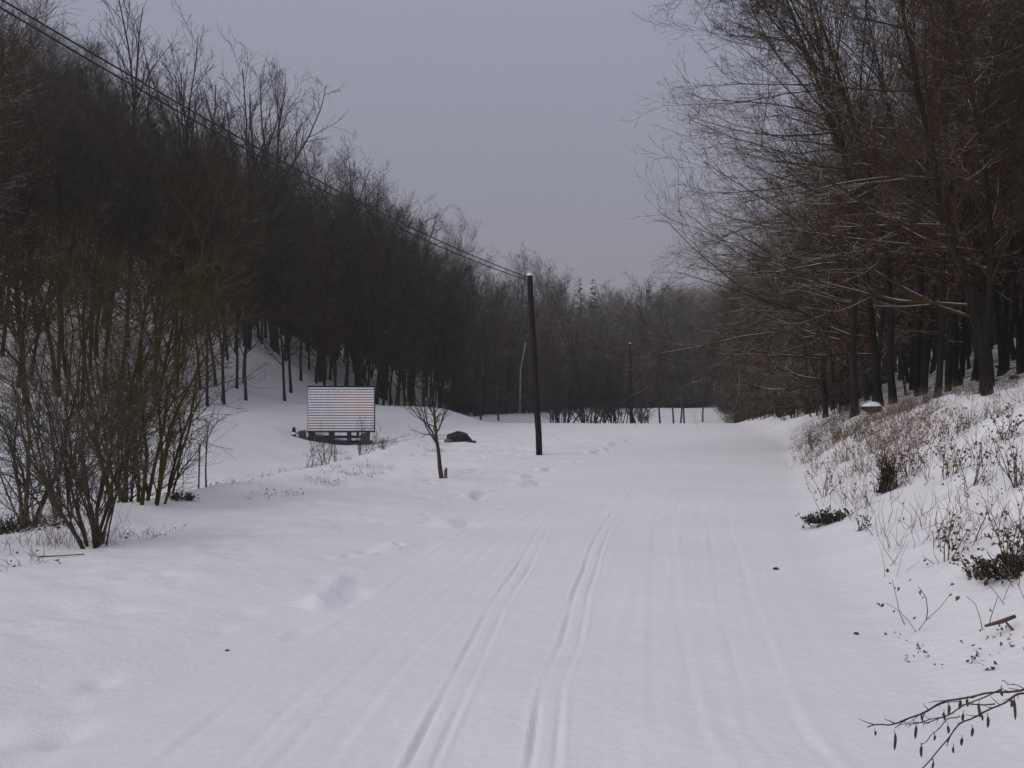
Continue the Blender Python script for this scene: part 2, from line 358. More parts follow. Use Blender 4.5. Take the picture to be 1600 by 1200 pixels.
for name, mask, mat in (('road', isroad, M['road']), ('hillside', ishill, M['hill']), ('ground', ~(isroad | ishill), M['snow'])):
    q = Q[mask]; us, inv = np.unique(q, return_inverse=True)
    me = mesh_from(name, VV[us], [inv.reshape(-1, 4)], mat)
    me.normals_split_custom_set_from_vertices([tuple(v) for v in NRM[us]])
    tag(link(name, me), kind='structure')

# ------------------------------------------------------------------ forest trees
def leaves(r, P, n, size):
    """small folded dry leaves near the points of polylines P"""
    pts = P.reshape(-1, 3); c = pts[r.randint(0, len(pts), n)]+r.randn(n, 3)*.03
    a = norm(r.randn(n, 3)+np.array([0, 0, -.8])); b = norm(np.cross(a, r.randn(n, 3))); s_ = size*(.6+.8*r.rand(n))[:, None]
    nn = np.cross(a, b)*.25*s_
    V = np.stack([c, c+a*s_*.5+b*s_*.35+nn, c+a*s_, c+a*s_*.5-b*s_*.35+nn], 1).reshape(-1, 3)
    k = np.arange(n)*4
    return V, np.concatenate([np.stack([k, k+1, k+2], 1), np.stack([k, k+2, k+3], 1)])
def forest_tree(seed, H=15, vigour=.42, spread=.30, low=.22, nb=38, n2=8, n3=7, trad=.125, leaf=0, tw=.0085):
    r = np.random.RandomState(seed); tr = Geo(); cr = Geo()
    P, Rr = grow(r, np.zeros((1, 3))-np.array([[0, 0, .3]]), np.array([[r.randn()*.06, r.randn()*.06, 1]]), np.array([H]), np.array([trad]), 14, up=.3, wob=.22, tip=.12)
    Rr[:, 0] *= 1.35
    tr.tubes(P, Rr, 8)
    A, Ar = spawn(r, P, Rr, nb, low, .97, (30, 60), spread, 7, up=.38, wob=.2, rr=.48, shape=.55, tip=.25)
    D, Dr = spawn(r, P, Rr, 3, .45, .8, (18, 32), vigour, 8, up=.35, wob=.25, rr=.6, tip=.2)     # co-dominant leaders
    tr.tubes(D, Dr, 6)
    cr.tubes(A, Ar, 4)
    B0, B0r = spawn(r, D, Dr, 9, .25, 1, (28, 50), .42, 6, up=.35, wob=.28, rr=.5, tip=.25); cr.tubes(B0, B0r, 3)
    last = []
    for S_, Sr in ((A, Ar), (B0, B0r)):
        B, Br = spawn(r, S_, Sr, n2, .15, 1, (25, 50), .45, 5, up=.15, wob=.2, rr=.5, shape=.4, tip=.4, rmin=tw)
        cr.tubes(B, Br, 3)
        E, Er = spawn(r, B, Br, n3, .1, 1, (25, 52), .5, 3, up=.05, wob=.15, rr=.6, shape=.3, tip=.5, rmin=tw)
        cr.tubes(E, Er, 3); last.append(B)
    lf = None
    if leaf: lf = leaves(r, last[0], leaf, .10)
    return tr, cr, lf
variants = []
specs = [dict(H=15, nb=34), dict(H=16, nb=30, spread=.27), dict(H=14, nb=36, spread=.33), dict(H=17, nb=30, low=.28, spread=.26),
         dict(H=13, nb=34, low=.15, spread=.32, leaf=2200), dict(H=15, nb=30, low=.18, spread=.30, leaf=1600)]
for side in ('l', 'r'):
    for k, sp in enumerate(specs):
        tr, cr, lf = forest_tree(100+k*7+(50 if side == 'r' else 0), **sp)
        tm = tr.me('trunk', M['bark_'+side]); cm_ = cr.me('crown', M['twig_'+side])
        lm = None
        if lf: 
            g = Geo(); g.raw(*lf); lm = g.me('dry_leaves', M['leaf'], False)
        g = Geo(); g.V = tr.V+cr.V; g.n = tr.n+cr.n
        for k_, v in tr.F.items(): g.F.setdefault(k_, []).extend(v)
        for k_, v in cr.F.items(): g.F.setdefault(k_, []).extend([f+tr.n for f in v])
        whole = g.me('bare_tree', M['twig_'+side])
        if lf:                                     # leaves joined as a second material
            g.raw(*lf); whole = g.me('bare_tree', [M['twig_'+side], M['leaf']])
            nl = len(lf[1]); mi = np.zeros(len(whole.polygons), np.int32)
            # triangles come last within their own group
            sizes = np.empty(len(whole.polygons), np.int32); whole.polygons.foreach_get('loop_total', sizes); mi[sizes == 3] = 1
            whole.polygons.foreach_set('material_index', mi)
        co = np.empty(len(whole.vertices)*3, np.float32); whole.vertices.foreach_get('co', co); variants.append((tm, cm_, lm, whole, float(np.quantile(co[2::3], .995))))

rnd = np.random.RandomState(11)
cand = []
step = 2.7
for yy in np.arange(-14, 300, step):
    for xx in np.arange(-135, 150, step):
        cand.append((xx+rnd.uniform(-1.1, 1.1), yy+rnd.uniform(-1.1, 1.1)))
cand = np.array(cand); sdist, _ = foot_dist(cand[:, 0], cand[:, 1])
dist = np.hypot(cand[:, 0], cand[:, 1])
px = 800+1500*cand[:, 0]/np.maximum(cand[:, 1], .1)
vis = ((cand[:, 1] > 6) & (px > -160) & (px < 1760)) 
near_out = (cand[:, 1] > -14) & (dist < 42) & ~vis & (np.abs(cand[:, 0]) < 40)
keep = (sdist > 0) & (sdist < np.where(cand[:, 1] > 120, 75, 70)) & (vis | near_out)
# thin with depth into the wood, keep clearing (path going up the slope at left)
pathx = np.interp(cand[:, 1], [50, 60, 70, 80], [-14.8, -17, -20.5, -25])
clearing = (px > 390) & (px < 444) & (cand[:, 1] > 48) & (cand[:, 1] < 78) & (cand[:, 0] < -10)
keep &= ~(clearing & (rnd.rand(len(cand)) < .93))
keep &= ~((sdist < 30) & (px > 1600) & (cand[:, 1] < 14))
keep &= rnd.rand(len(cand)) < np.where(sdist < 12, .95, .62)
# the far gap down the valley
cand = cand[keep]; sdist = sdist[keep]; px = px[keep]; dist = dist[keep]; vis = vis[keep]
# hero trees on the right have their own trunks here
HERO = [ground_at(1545, 617), ground_at(1482, 611), ground_at(1432, 612), ground_at(1416, 617)]
ok = np.ones(len(cand), bool)
for h in HERO: ok &= np.hypot(cand[:, 0]-h[0], cand[:, 1]-h[1]) > 1.8
ok &= ~((cand[:, 0] > 8) & (cand[:, 1] < 21) & (cand[:, 0] < 12.5))
cand, sdist, px, dist, vis = cand[ok], sdist[ok], px[ok], dist[ok], vis[ok]
zz = height(cand[:, 0], cand[:, 1])
vis2 = (cand[:, 1] > 6) & (px > -30) & (px < 1630)
order = np.argsort(np.where(vis2, dist, dist+1000))
NIND = 292
indiv = order[:NIND]; rest = order[NIND:]
def pick(x, y):
    right = x > np.interp(y, [0, 100, 135, 140, 300], [3, 14, 24, 30, 60])
    k = rnd.choice(6, p=[.24, .22, .2, .18, .08, .08]) if not right else rnd.choice(6, p=[.17, .15, .17, .13, .20, .18])
    return k+(6 if right else 0), right
SKX = [-160, 0, 100, 200, 260, 300, 400, 470, 520, 560, 600, 640, 680, 720, 760, 830, 900, 1000, 1050, 1080, 1140, 1165, 1200, 1240, 1280, 1330, 1400, 1760]
SKY = [-90, 0, 45, 130, 180, 200, 222, 228, 238, 255, 290, 345, 385, 425, 436, 447, 463, 468, 470, 482, 488, 445, 400, 370, 320, 200, -300, -300]
def grown(x, y, z, H, want):             # height the wood reaches on this stretch of the slope
    p = 800+1500*x/max(y, 1)
    if y < 6 or y > 290: return want
    top = at(p, np.interp(p, SKX, SKY)+rnd.uniform(-6, 22), y)[2]
    return min(want, (top-z)/H)
def zone(x, y, s, right):
    p = 800+1500*x/max(y, .1)
    if y < 6 or p < 0 or p > 1600: return ('bare tree just outside the view beside the snowy road', 'trees outside the frame')
    if right:
        if y < 34: return ('dark bare tree among the close trunks behind the grassy bank on the right', 'trees behind the right bank')
        if y < 70: return ('bare brownish tree in the wood right of the road, before it bends away', 'trees right of the road')
        return ('small distant tree where the right wood meets the end of the valley', 'trees at the far right')
    if p < 372:
        return (('dark trunked tree at the foot of the left slope behind the hazel bushes', 'trees behind the hazel bushes') if s < 14 else
                ('dark bare tree up the steep left slope, left of the snowy clearing', 'trees up the left slope'))
    if p < 480: return ('bare tree beside the snowy clearing that climbs the left slope', 'trees round the clearing')
    if p < 640: return ('bare dark tree rising behind the striped wagon', 'trees behind the striped wagon')
    if p < 830: return ('bare tree on the receding slope between the young tree and the near pole', 'trees left of the near pole')
    return ('far bare tree in the wood that closes the valley behind the poles', 'trees closing the valley')
ORD = ['first', 'second', 'third', 'fourth', 'fifth', 'sixth', 'seventh', 'eighth', 'ninth', 'tenth', 'eleventh', 'twelfth']
ROWS = [('behind the hazel bushes', 0, 372, 45), ('round the snowy clearing', 372, 480, 75), ('behind the striped wagon', 480, 640, 95),
        ('just left of the near pole', 640, 835, 118), ('between the two poles', 835, 985, 160),
        ('right of the far pole', 985, 1120, 160), ('right of the road bend', 1120, 1300, 90), ('behind the large bank trees', 1300, 1600, 40)]
fine_label = {}
for ph_, a_, b_, dm in ROWS:
    c_ = [q for q in indiv if a_ <= px[q] < b_ and sdist[q] < 7 and dist[q] < dm]
    c_ = sorted(sorted(c_, key=lambda q: sdist[q])[:12], key=lambda q: px[q])
    for n_, q in enumerate(c_): fine_label[q] = f'{ORD[n_]} bare trunk from the left in the row {ph_}'
for q in indiv:
    x, y = cand[q]; v, right = pick(x, y); tm, cm_, lm, whole, H = variants[v]
    s_ = rnd.uniform(.82, 1.12); ps = s_;  s_ = grown(x, y, zz[q], H, s_)
    if s_ < .45: continue
    lab, grp = zone(x, y, sdist[q], right)
    if q in fine_label: lab = fine_label[q]
    else:
        lab = ('short ' if ps < .9 else 'tall ' if ps > 1.04 else '')+lab.replace('tall ', '')
        if v % 6 in (4, 5) and y < 90: lab = lab.replace('tree', 'leafy tree', 1).replace('bare ', '')
    lean = (rnd.randn()*.055, rnd.randn()*.055+(-.04 if right else .05), rnd.uniform(0, 6.28))
    loc = (x, y, zz[q]-.05)
    if y < 72 and vis[q]:
        t = empty('bare_tree', loc, lean, s_); link('trunk', tm, t); link('crown', cm_, t)
        if lm: tag(link('dry_leaves', lm, t), kind='stuff')
    else: t = link('bare_tree', whole, None, loc, lean); t.scale = (s_,)*3
    tag(t, lab, 'tree', grp)

# the rest of the wood: one object that scatters the same trees
def scatter(name, pts, idx, rot, scl_, meshes):
    me = bpy.data.meshes.new(name); me.from_pydata([tuple(p) for p in pts], [], [])
    for an, ty, dat in (('idx', 'INT', idx), ('scl', 'FLOAT', scl_)):
        a = me.attributes.new(an, ty, 'POINT'); a.data.foreach_set('value', np.asarray(dat))
    a = me.attributes.new('rot', 'FLOAT_VECTOR', 'POINT'); a.data.foreach_set('vector', np.asarray(rot, np.float32).ravel())
    o = link(name, me)
    ng = bpy.data.node_groups.new(name, 'GeometryNodeTree')
    ng.interface.new_socket('Geometry', in_out='INPUT', socket_type='NodeSocketGeometry'); ng.interface.new_socket('Geometry', in_out='OUTPUT', socket_type='NodeSocketGeometry')
    gi = ng.nodes.new('NodeGroupInput'); go = ng.nodes.new('NodeGroupOutput'); ip = ng.nodes.new('GeometryNodeInstanceOnPoints'); jn = ng.nodes.new('GeometryNodeJoinGeometry')
    mp = ng.nodes.new('GeometryNodeMeshToPoints'); ng.links.new(gi.outputs[0], mp.inputs[0]); ng.links.new(mp.outputs[0], ip.inputs['Points'])
    for me_ in meshes:
        po = bpy.data.objects.new('source_tree', me_)
        oi = ng.nodes.new('GeometryNodeObjectInfo'); oi.inputs['Object'].default_value = po; oi.inputs['As Instance'].default_value = True
        ng.links.new(oi.outputs['Geometry'], jn.inputs[0])
    ng.links.new(jn.outputs[0], ip.inputs['Instance']); ip.inputs['Pick Instance'].default_value = True
    def attr(nm, ty):
        a = ng.nodes.new('GeometryNodeInputNamedAttribute'); a.data_type = ty; a.inputs['Name'].default_value = nm; return [s for s in a.outputs if s.enabled][0]
    ng.links.new(attr('idx', 'INT'), ip.inputs['Instance Index']); ng.links.new(attr('rot', 'FLOAT_VECTOR'), ip.inputs['Rotation']); ng.links.new(attr('scl', 'FLOAT'), ip.inputs['Scale'])
    ng.links.new(ip.outputs[0], go.inputs[0])
    md = o.modifiers.new('scatter', 'NODES'); md.node_group = ng
    return o
pts = np.c_[cand[rest], zz[rest]-.1]; idx = np.array([pick(*cand[q])[0] for q in rest])
ex = []                                   # distant ridge seen down the valley
for k in range(420):
    yv = rnd.uniform(300, 520); xv = (rnd.uniform(1020, 1260)-800)/1500*yv; ex.append((xv, yv, hz(xv, yv)-.1))
ex = np.array(ex); pts = np.r_[pts, ex]; idx = np.r_[idx, rnd.randint(0, 6, len(ex))]
rot = np.c_[rnd.randn(len(pts), 2)*.035, rnd.uniform(0, 6.28, len(pts))]
scv = rnd.uniform(.88, 1.15, len(pts))
scv = np.array([grown(p_[0], p_[1], p_[2], variants[i_][4], s_) for p_, i_, s_ in zip(pts, idx, scv)])
ok = scv > .42; print('dropped', (~ok).sum()); pts, idx, rot, scv = pts[ok], idx[ok], rot[ok], scv[ok]
tag(scatter('forest', pts, idx, rot, scv, [v[3] for v in variants]), 'dense dark mass of leafless woodland covering the slopes behind the front trees', 'forest', kind='stuff')
print('trees', len(cand), 'stuff', len(pts))

# undergrowth along the edge of the far and right-hand woods
ur = np.random.RandomState(8); um = []
for k_ in range(4):
    n_ = 9+4*k_; th_ = ur.uniform(0, 6.28, n_); q_ = ur.rand(n_)**.6
    P_, R_ = grow(ur, np.c_[np.cos(th_)*q_*.7, np.sin(th_)*q_*.7, np.full(n_, -.1)], np.c_[np.cos(th_)*q_*.6, np.sin(th_)*q_*.6, np.ones(n_)], (2.2+.5*k_)*(.5+.6*ur.rand(n_)), np.full(n_, .03), 6, up=.5, wob=.3)
    g = Geo(); g.tubes(P_, R_, 4); A_, B_ = spawn(ur, P_, R_, 9, .1, 1, (25, 60), .4, 4, up=.2, wob=.3, rmin=.012); g.tubes(A_, B_, 3)
    E_, F_ = spawn(ur, A_, B_, 5, .1, 1, (25, 60), .5, 3, wob=.3, rmin=.010); g.tubes(E_, F_, 3); um.append(g.me('shrub', M['twig_r']))
uc = np.c_[ur.uniform(-14, 36, 12000), ur.uniform(34, 165, 12000)]; us_, _ = foot_dist(uc[:, 0], uc[:, 1])
ux = 800+1500*uc[:, 0]/uc[:, 1]
um_ok = (us_ > -.5) & (us_ < 9) & (((uc[:, 1] > 100) & (ux > 700)) | ((ux > 1090) & (ux < 1330) & (uc[:, 1] > 40))) & (ur.rand(12000) < np.where(ux > 1090, np.where(us_ < 2, .10, .26), .26))
uc = uc[um_ok]; up_ = np.c_[uc, height(uc[:, 0], uc[:, 1])]
tag(scatter('undergrowth', up_, ur.randint(0, 4, len(up_)), np.c_[np.zeros((len(up_), 2)), ur.uniform(0, 6.28, len(up_))], ur.uniform(.5, 1.05, len(up_)), um),
    'low dark tangle of bare undergrowth along the edge of the far and right woods', 'undergrowth', kind='stuff')
print('undergrowth', len(up_))

# tall trees whose crowns stand clear of the left skyline
def crest_tree(base, H, seed, label, group, fan=38, lead=8, free=.45):
    r = np.random.RandomState(seed); t = empty('skyline_tree', base); tr = Geo(); cr = Geo()
    P, Rr = grow(r, np.array([[0, 0, -.3]]), np.array([[r.randn()*.05, r.randn()*.05, 1]]), np.array([H*.55]), np.array([.016*H]), 10, up=.2, wob=.12, tip=.5); tr.tubes(P, Rr, 8)
    D, Dr = spawn(r, P, Rr, lead, free, 1, (8, fan), .86, 10, up=.45, wob=.16, rr=.6, shape=.1, tip=.22); cr.tubes(D, Dr, 5)
    A, Ar = spawn(r, D, Dr, 10, .2, 1, (20, 42), .36, 7, up=.12, wob=.2, rr=.55, shape=.4, tip=.35, rmin=.016); cr.tubes(A, Ar, 4)
    B, Br = spawn(r, A, Ar, 7, .15, 1, (20, 45), .42, 5, up=.08, wob=.16, rr=.6, shape=.3, tip=.5, rmin=.013); cr.tubes(B, Br, 3)
    E, Er = spawn(r, B, Br, 3, .2, 1, (20, 42), .5, 3, wob=.1, rr=.8, tip=.6, rmin=.011); cr.tubes(E, Er, 3)
    tr.obj('trunk', M['bark_l'], t); cr.obj('crown', M['twig_l'], t); tag(t, label, 'tree', group)
for pxl, top, d, sd2, kw, lab in (
        (165, 5, 62, 1, dict(fan=26, lead=6), 'tall thin tree rising above the left skyline, leftmost of the trees standing clear'),
        (300, 62, 78, 2, dict(fan=48, lead=11), 'broad crowned tall tree on the left crest, largest against the sky'),
        (345, 80, 80, 3, dict(fan=42, lead=9), 'tall tree on the left crest, second of the cluster from the left'),
        (385, 100, 76, 4, dict(fan=28, lead=6), 'slender tall tree on the left crest with sky showing through'),
        (430, 92, 84, 5, dict(fan=26, lead=6), 'narrow tall tree at the right end of the crest cluster'),
        (505, 215, 88, 6, dict(spread=.3, low=.4), 'rounded tree on the left skyline below the tall cluster'),
        (560, 232, 92, 7, dict(spread=.3, low=.4), 'wind swept tree on the sloping left skyline'),
        (600, 262, 94, 8, dict(spread=.28, low=.4), 'tree where the left skyline drops steeply'),
        (640, 335, 100, 9, dict(spread=.28, low=.4), 'small tree on the skyline where the wire leaves the wood'),
        (800, 400, 150, 10, dict(spread=.3, low=.4), 'pale spreading tree above the wood just left of the near pole'),
        (1065, 455, 160, 12, dict(spread=.3, low=.4), 'round topped tree at the right end of the far wood')):
    p = at(pxl, 600, d); z0 = hz(p[0], p[1]); zt = at(pxl, top, d)[2]
    crest_tree((p[0], p[1], z0-.1), max(7, (zt-z0)/1.0), 300+sd2, lab, 'trees standing clear of the skyline', fan=kw.get('fan', 40), lead=kw.get('lead', 8))

# ------------------------------------------------------------------ conifers on the far skyline
def conifer(name, base, H, W, seed, label, group='spruces on the far skyline'):
    r = np.random.RandomState(seed); t = empty(name, base)
    g = Geo(); P, Rr = grow(r, np.zeros((1, 3)), np.array([[0, 0, 1.]]), np.array([H]), np.array([.16]), 8, wob=.03, tip=.1); g.tubes(P, Rr, 6); g.obj('trunk', M['bark_l'], t)
    g = Geo(); n = 130; tt = np.sort(r.uniform(.12, .99, n)); th = r.uniform(0, 6.28, n); Ls = W*(1-tt)**.75*(.7+.5*r.rand(n))+.15
    p0 = np.c_[np.zeros(n), np.zeros(n), tt*H]; d = np.c_[np.cos(th), np.sin(th), np.full(n, .05)]
    A, Ar = grow(r, p0, d, Ls, np.full(n, .07), 5, up=-.35, wob=.25, tip=.4); g.tubes(A, Ar, 4)
    B, Br = spawn(r, A, Ar, 9, .15, 1, (35, 70), .38, 4, up=-.4, wob=.3, rr=1., tip=.4, rmin=.055); g.tubes(B, Br, 3)
    g.obj('crown', M['needle'], t); tag(t, label, 'spruce', group)
for k, (pxl, top, d, W, lab) in enumerate(((735, 412, 125, 2.6, 'dark spruce above the skyline left of the near pole'),
        (858, 433, 160, 1.6, 'small spruce top just right of the near pole'),
        (907, 434, 165, 1.5, 'spruce tip left of centre on the far skyline, beside its twin'),
        (926, 433, 165, 1.8, 'bushier spruce tip right of its twin on the far skyline'),
        (1013, 434, 168, 1.7, 'tallest pointed spruce tip near the right end of the far skyline'),
        (1037, 445, 168, 1.5, 'low spruce tip at the right end of the far skyline'))):
    p = at(pxl, 600, d); z0 = hz(p[0], p[1]); zt = at(pxl, top, d)[2]; conifer('spruce', (p[0], p[1], z0), zt-z0, W, 500+k, lab)

# ------------------------------------------------------------------ large trees on the right bank
def hero(base, H, lean, seed, label, trad=.15, nb=26, low=.12, blen=.42, bias=(-.9, -.25, 0), leaf=1800, first_up=.1, tw=.0058, fork=.62):
    r = np.random.RandomState(seed); t = empty('bank_tree', base); tr = Geo(); cr = Geo(); bg_ = Geo()
    P, Rr = grow(r, np.array([[0, 0, -.3]]), np.array([[lean[0], lean[1], 1.]]), np.array([H]), np.array([trad]), 18, up=.25, wob=.22, tip=.2); Rr[:, 0] *= 1.5; Rr[:, 1] *= 1.08
    tr.tubes(P, Rr, 10)
    D, Dr = spawn(r, P, Rr, 5, fork, .95, (16, 34), .36, 9, up=.5, wob=.4, rr=.6, tip=.2, bias=(bias[0]*.15, 0, 0)); tr.tubes(D, Dr, 6)
    # long boughs: first dip a little, then turn up at the end
    A, Ar = spawn(r, P, Rr, nb, low, .95, (58, 82), blen, 10, up=first_up, wob=.24, rr=.44, shape=.45, tip=.2, bias=bias)
    A[:, :, 2] += (np.linspace(0, 1, 10)**2.2*.5-np.linspace(0, 1, 10)*.35)[None]
    bg_.tubes(A, Ar, 5)
    B0, B0r = spawn(r, D, Dr, 10, .2, 1, (28, 55), .45, 8, up=.4, wob=.5, rr=.5, tip=.25, bias=(bias[0]*.3, 0, 0)); bg_.tubes(B0, B0r, 4)
    for S_, Sr in ((A, Ar), (B0, B0r)):
        B, Br = spawn(r, S_, Sr, 13, .12, 1, (22, 46), .42, 6, up=.2, wob=.3, rr=.5, shape=.45, tip=.4, rmin=tw); cr.tubes(B, Br, 3)
        E, Er = spawn(r, B, Br, 6, .12, 1, (22, 42), .42, 4, up=.15, wob=.2, rr=.65, shape=.3, tip=.5, rmin=tw*.8); cr.tubes(E, Er, 3)
        F_, Fr = spawn(r, E, Er, 2, .3, 1, (22, 50), .5, 3, up=.1, wob=.3, rr=.7, tip=.5, rmin=tw*.7); cr.tubes(F_, Fr, 3)
    tr.obj('trunk', M['bark_r'], t); bg_.obj('boughs', M['twig_r'], t); cr.obj('twigs', M['twig_r'], t)
    if leaf:
        g = Geo(); g.raw(*leaves(r, E, leaf, .07)); tag(g.obj('dry_leaves', M['leaf'], t, smooth=False), kind='stuff')
    tag(t, label, 'tree', 'large trees on the right bank'); return t
hero(HERO[0], 15, (-.09, 0), 41, 'thick dark trunk rising from the grassy bank, nearest of the bank trees', .10, nb=34, blen=.40)
hero(HERO[1], 15.5, (-.05, .02), 42, 'leaning dark trunk second from the right along the bank', .095, nb=38, blen=.40, leaf=1200)
hero(HERO[2], 16, (-.07, .02), 43, 'dark trunk third from the right along the bank, leaning to the road', .105, nb=40, blen=.40)
hero(HERO[3], 9, (-.03, 0), 44, 'thin young trunk just left of the leaning bank trees', .06, nb=16, blen=.3, leaf=100)
for pxl, d, H, sd2, lab, kw in ((1336, 31, 17.5, 45, 'tall tree whose top forks into a fan against the sky, foremost towards the valley', dict(trad=.12, nb=48, blen=.36, low=.14, fork=.6)),
                            (1375, 34, 17, 47, 'upright tree directly behind the fan topped one', dict(trad=.13, nb=34, blen=.42)),
                            (1290, 42, 11, 46, 'lower tree with drooping boughs over the roadside by the bend', dict(trad=.12, nb=34, blen=.5))):
    p = at(pxl, 600, d); hero((p[0], p[1], hz(p[0], p[1])), H, (-.03, 0), sd2, lab, **kw)

# ------------------------------------------------------------------ multi-stemmed bushes
def bush(name, base, H, nst, spread, seed, label, mat='hazel', cat='bush', group=None, K=9, up=.9, n1=9, n2=7, n3=0, rad=.03, base_w=.15, tw=.003, asym=None, l1=.38):
    r = np.random.RandomState(seed); t = empty(name, base)
    th = r.uniform(0, 6.28, nst); q = r.rand(nst)**.6
    p0 = np.c_[np.cos(th)*base_w*q, np.sin(th)*base_w*q, np.full(nst, -.12)]
    d = np.c_[np.cos(th)*spread*q, np.sin(th)*spread*q, np.ones(nst)]
    if asym: d += np.array(asym)
    Ls = H*(.65+.45*r.rand(nst)); rr = rad*(.5+.7*r.rand(nst))
    P, Rr = grow(r, p0, d, Ls, rr, K, up=up, wob=.42, tip=.2)
    for k in range(nst):
        g = Geo(); g.tubes(P[k:k+1], Rr[k:k+1], 6); g.obj('stem', M[mat], t)
    g = Geo()
    A, Ar = spawn(r, P, Rr, n1, .18, 1, (25, 55), l1, 6, up=.35, wob=.5, rr=.5, shape=.45, tip=.35, rmin=tw*1.3); g.tubes(A, Ar, 4)
    B, Br = spawn(r, A, Ar, n2, .12, 1, (25, 55), .42, 4, up=.25, wob=.4, rr=.6, shape=.3, tip=.5, rmin=tw); g.tubes(B, Br, 3)
    if n3:
        E, Er = spawn(r, B, Br, n3, .2, 1, (25, 50), .5, 3, up=.2, wob=.3, rr=.7, tip=.5, rmin=tw*.9); g.tubes(E, Er, 3)
    g.obj('twigs', M[mat], t); tag(t, label, cat, group); return t
G = ground_at
bush('hazel_bush', G(150, 853), 2.5, 13, .70, 67, 'spreading hazel bush with fanned stems, frontmost at the left verge', rad=.021, n1=10, n2=8, n3=3, base_w=.16, up=.4, l1=.33)
pb = at(212, 788, 15.5); pb[2] = hz(pb[0], pb[1])
bush('dark_bush', pb, 5.0, 12, .20, 62, 'tall dark bush of tight upright stems right behind the front hazel', 'hazel_d', rad=.038, n1=12, n2=9, n3=3, base_w=.42, up=.9, tw=.004, asym=(-.06, 0, 0))
pb = at(150, 788, 17.5); pb[2] = hz(pb[0], pb[1])
bush('tall_bush', pb, 5.4, 11, .24, 63, 'tall yellowish brown bush rising behind the front hazel, left of the dark one', 'hazel_d', rad=.03, n1=12, n2=9, n3=3, base_w=.6, up=.9, tw=.004)
pb = at(262, 770, 18.5); pb[2] = hz(pb[0], pb[1])
bush('tall_bush', pb, 3.6, 7, .26, 64, 'looser bush reaching right above the staked saplings', 'hazel_d', rad=.035, n1=11, n2=8, n3=2, base_w=.5, up=.8, tw=.004)
pb = at(36, 828, 13.2); pb[2] = hz(pb[0], pb[1])
bush('verge_tree', pb, 2.9, 4, .35, 65, 'small crooked tree at the left edge of the photo beside dry grass', rad=.04, n1=10, n2=8, n3=2, base_w=.07, up=.6, cat='tree')
pb = at(95, 800, 16); pb[2] = hz(pb[0], pb[1])
bush('tall_bush', pb, 4.2, 10, .45, 66, 'thin brown bush between the crooked tree and the front hazel', 'hazel', rad=.028, n1=10, n2=8, n3=2, base_w=.4, up=.7)

# willow thickets down the road
for k, (pxl, py_, H, n_, sp, lab) in enumerate(((872, 663, 6.0, 22, .45, 'brown thicket right of the near pole, leftmost of the row'),
        (925, 664, 7.5, 26, .42, 'large brown thicket midway between the two poles'), (962, 664, 6.5, 20, .40, 'thicket hiding the foot of the far pole'),
        (1003, 661, 3.5, 9, .5, 'low thicket right of the far pole'))):
    p = at(pxl, py_, 84); p[2] = hz(p[0], p[1])
    bush('thicket', p, H, n_, sp, 80+k, lab, 'far', group='thickets across the road end', rad=.07, n1=12, n2=8, base_w=1.0, up=.8, tw=.012)

# ------------------------------------------------------------------ small trees
def small_tree(name, base, H, seed, label, rad=.04, lean=(0, 0), clear=.45, nb=9, blen=.5, ang=(25, 60), mat='hazel', cat='tree', n2=7, n3=4, bias=None, group=None, tw=.0035, up=.5, wob=.15):
    r = np.random.RandomState(seed); t = empty(name, base)
    g = Geo(); P, Rr = grow(r, np.array([[0, 0, -.1]]), np.array([[lean[0], lean[1], 1.]]), np.array([H]), np.array([rad]), 10, up=.2, wob=wob, tip=.3); g.tubes(P, Rr, 8); g.obj('trunk', M[mat], t)
    g = Geo(); A, Ar = spawn(r, P, Rr, nb, clear, .95, ang, blen, 7, up=up, wob=.35, rr=.6, shape=.35, tip=.3, bias=bias); g.tubes(A, Ar, 5)
    B, Br = spawn(r, A, Ar, n2, .15, 1, (25, 50), .42, 5, up=.3, wob=.4, rr=.6, shape=.3, tip=.5, rmin=tw); g.tubes(B, Br, 3)
    if n3: E, Er = spawn(r, B, Br, n3, .2, 1, (25, 50), .45, 3, up=.2, wob=.3, rr=.7, tip=.5, rmin=tw*.85); g.tubes(E, Er, 3)
    g.obj('crown', M[mat], t); tag(t, label, cat, group); return t
gb = G(691, 747); sc_ = gb[1]/1500
t = small_tree('young_fruit_tree', gb, 120*sc_, 71, 'young bare fruit tree standing alone on the verge with a rusty guard at its foot', rad=3.9*sc_, lean=(-.14, 0), clear=.40, nb=8, blen=.85, ang=(35, 60), n2=6, n3=2, tw=.0035, up=.35)
g = Geo()
for a in range(7):
    th = -1.2+a*.45; g.box((.05+.055*math.cos(th), .05*math.sin(th), .085+.015*(a % 3)), (.012, .03, .19+.03*(a % 2)), th)
g.obj('trunk_guard', M['guard'], t, smooth=False)
for k, (pxl, py_, d, top, lab, r_) in enumerate(((322, 777, 18.8, 640, 'thin sapling standing right of its leaning stake behind the verge', .02),
                                       (287, 772, 19.5, 668, 'faint thin sapling left of the staked one', .010))):
    p = at(pxl, py_, d); p[2] = hz(p[0], p[1]); H = at(pxl, top, d)[2]-p[2]
    small_tree('sapling', p, H*.9, 90+k, lab, rad=r_, clear=.5, nb=8, blen=.4, ang=(20, 45), n3=2, group='saplings behind the verge')
p = at(310, 777, 18.7); p[2] = hz(p[0], p[1]); g = Geo(); g.tube([(0, 0, -.2), (.02, 0, .9)], .016, 6); g.box((.02, 0, .905), (.03, .03, .012)); 
st = g.obj('wooden_stake', M['stake'], None, tuple(p)); tag(st, 'thin wooden stake driven in beside the sapling', 'stake')
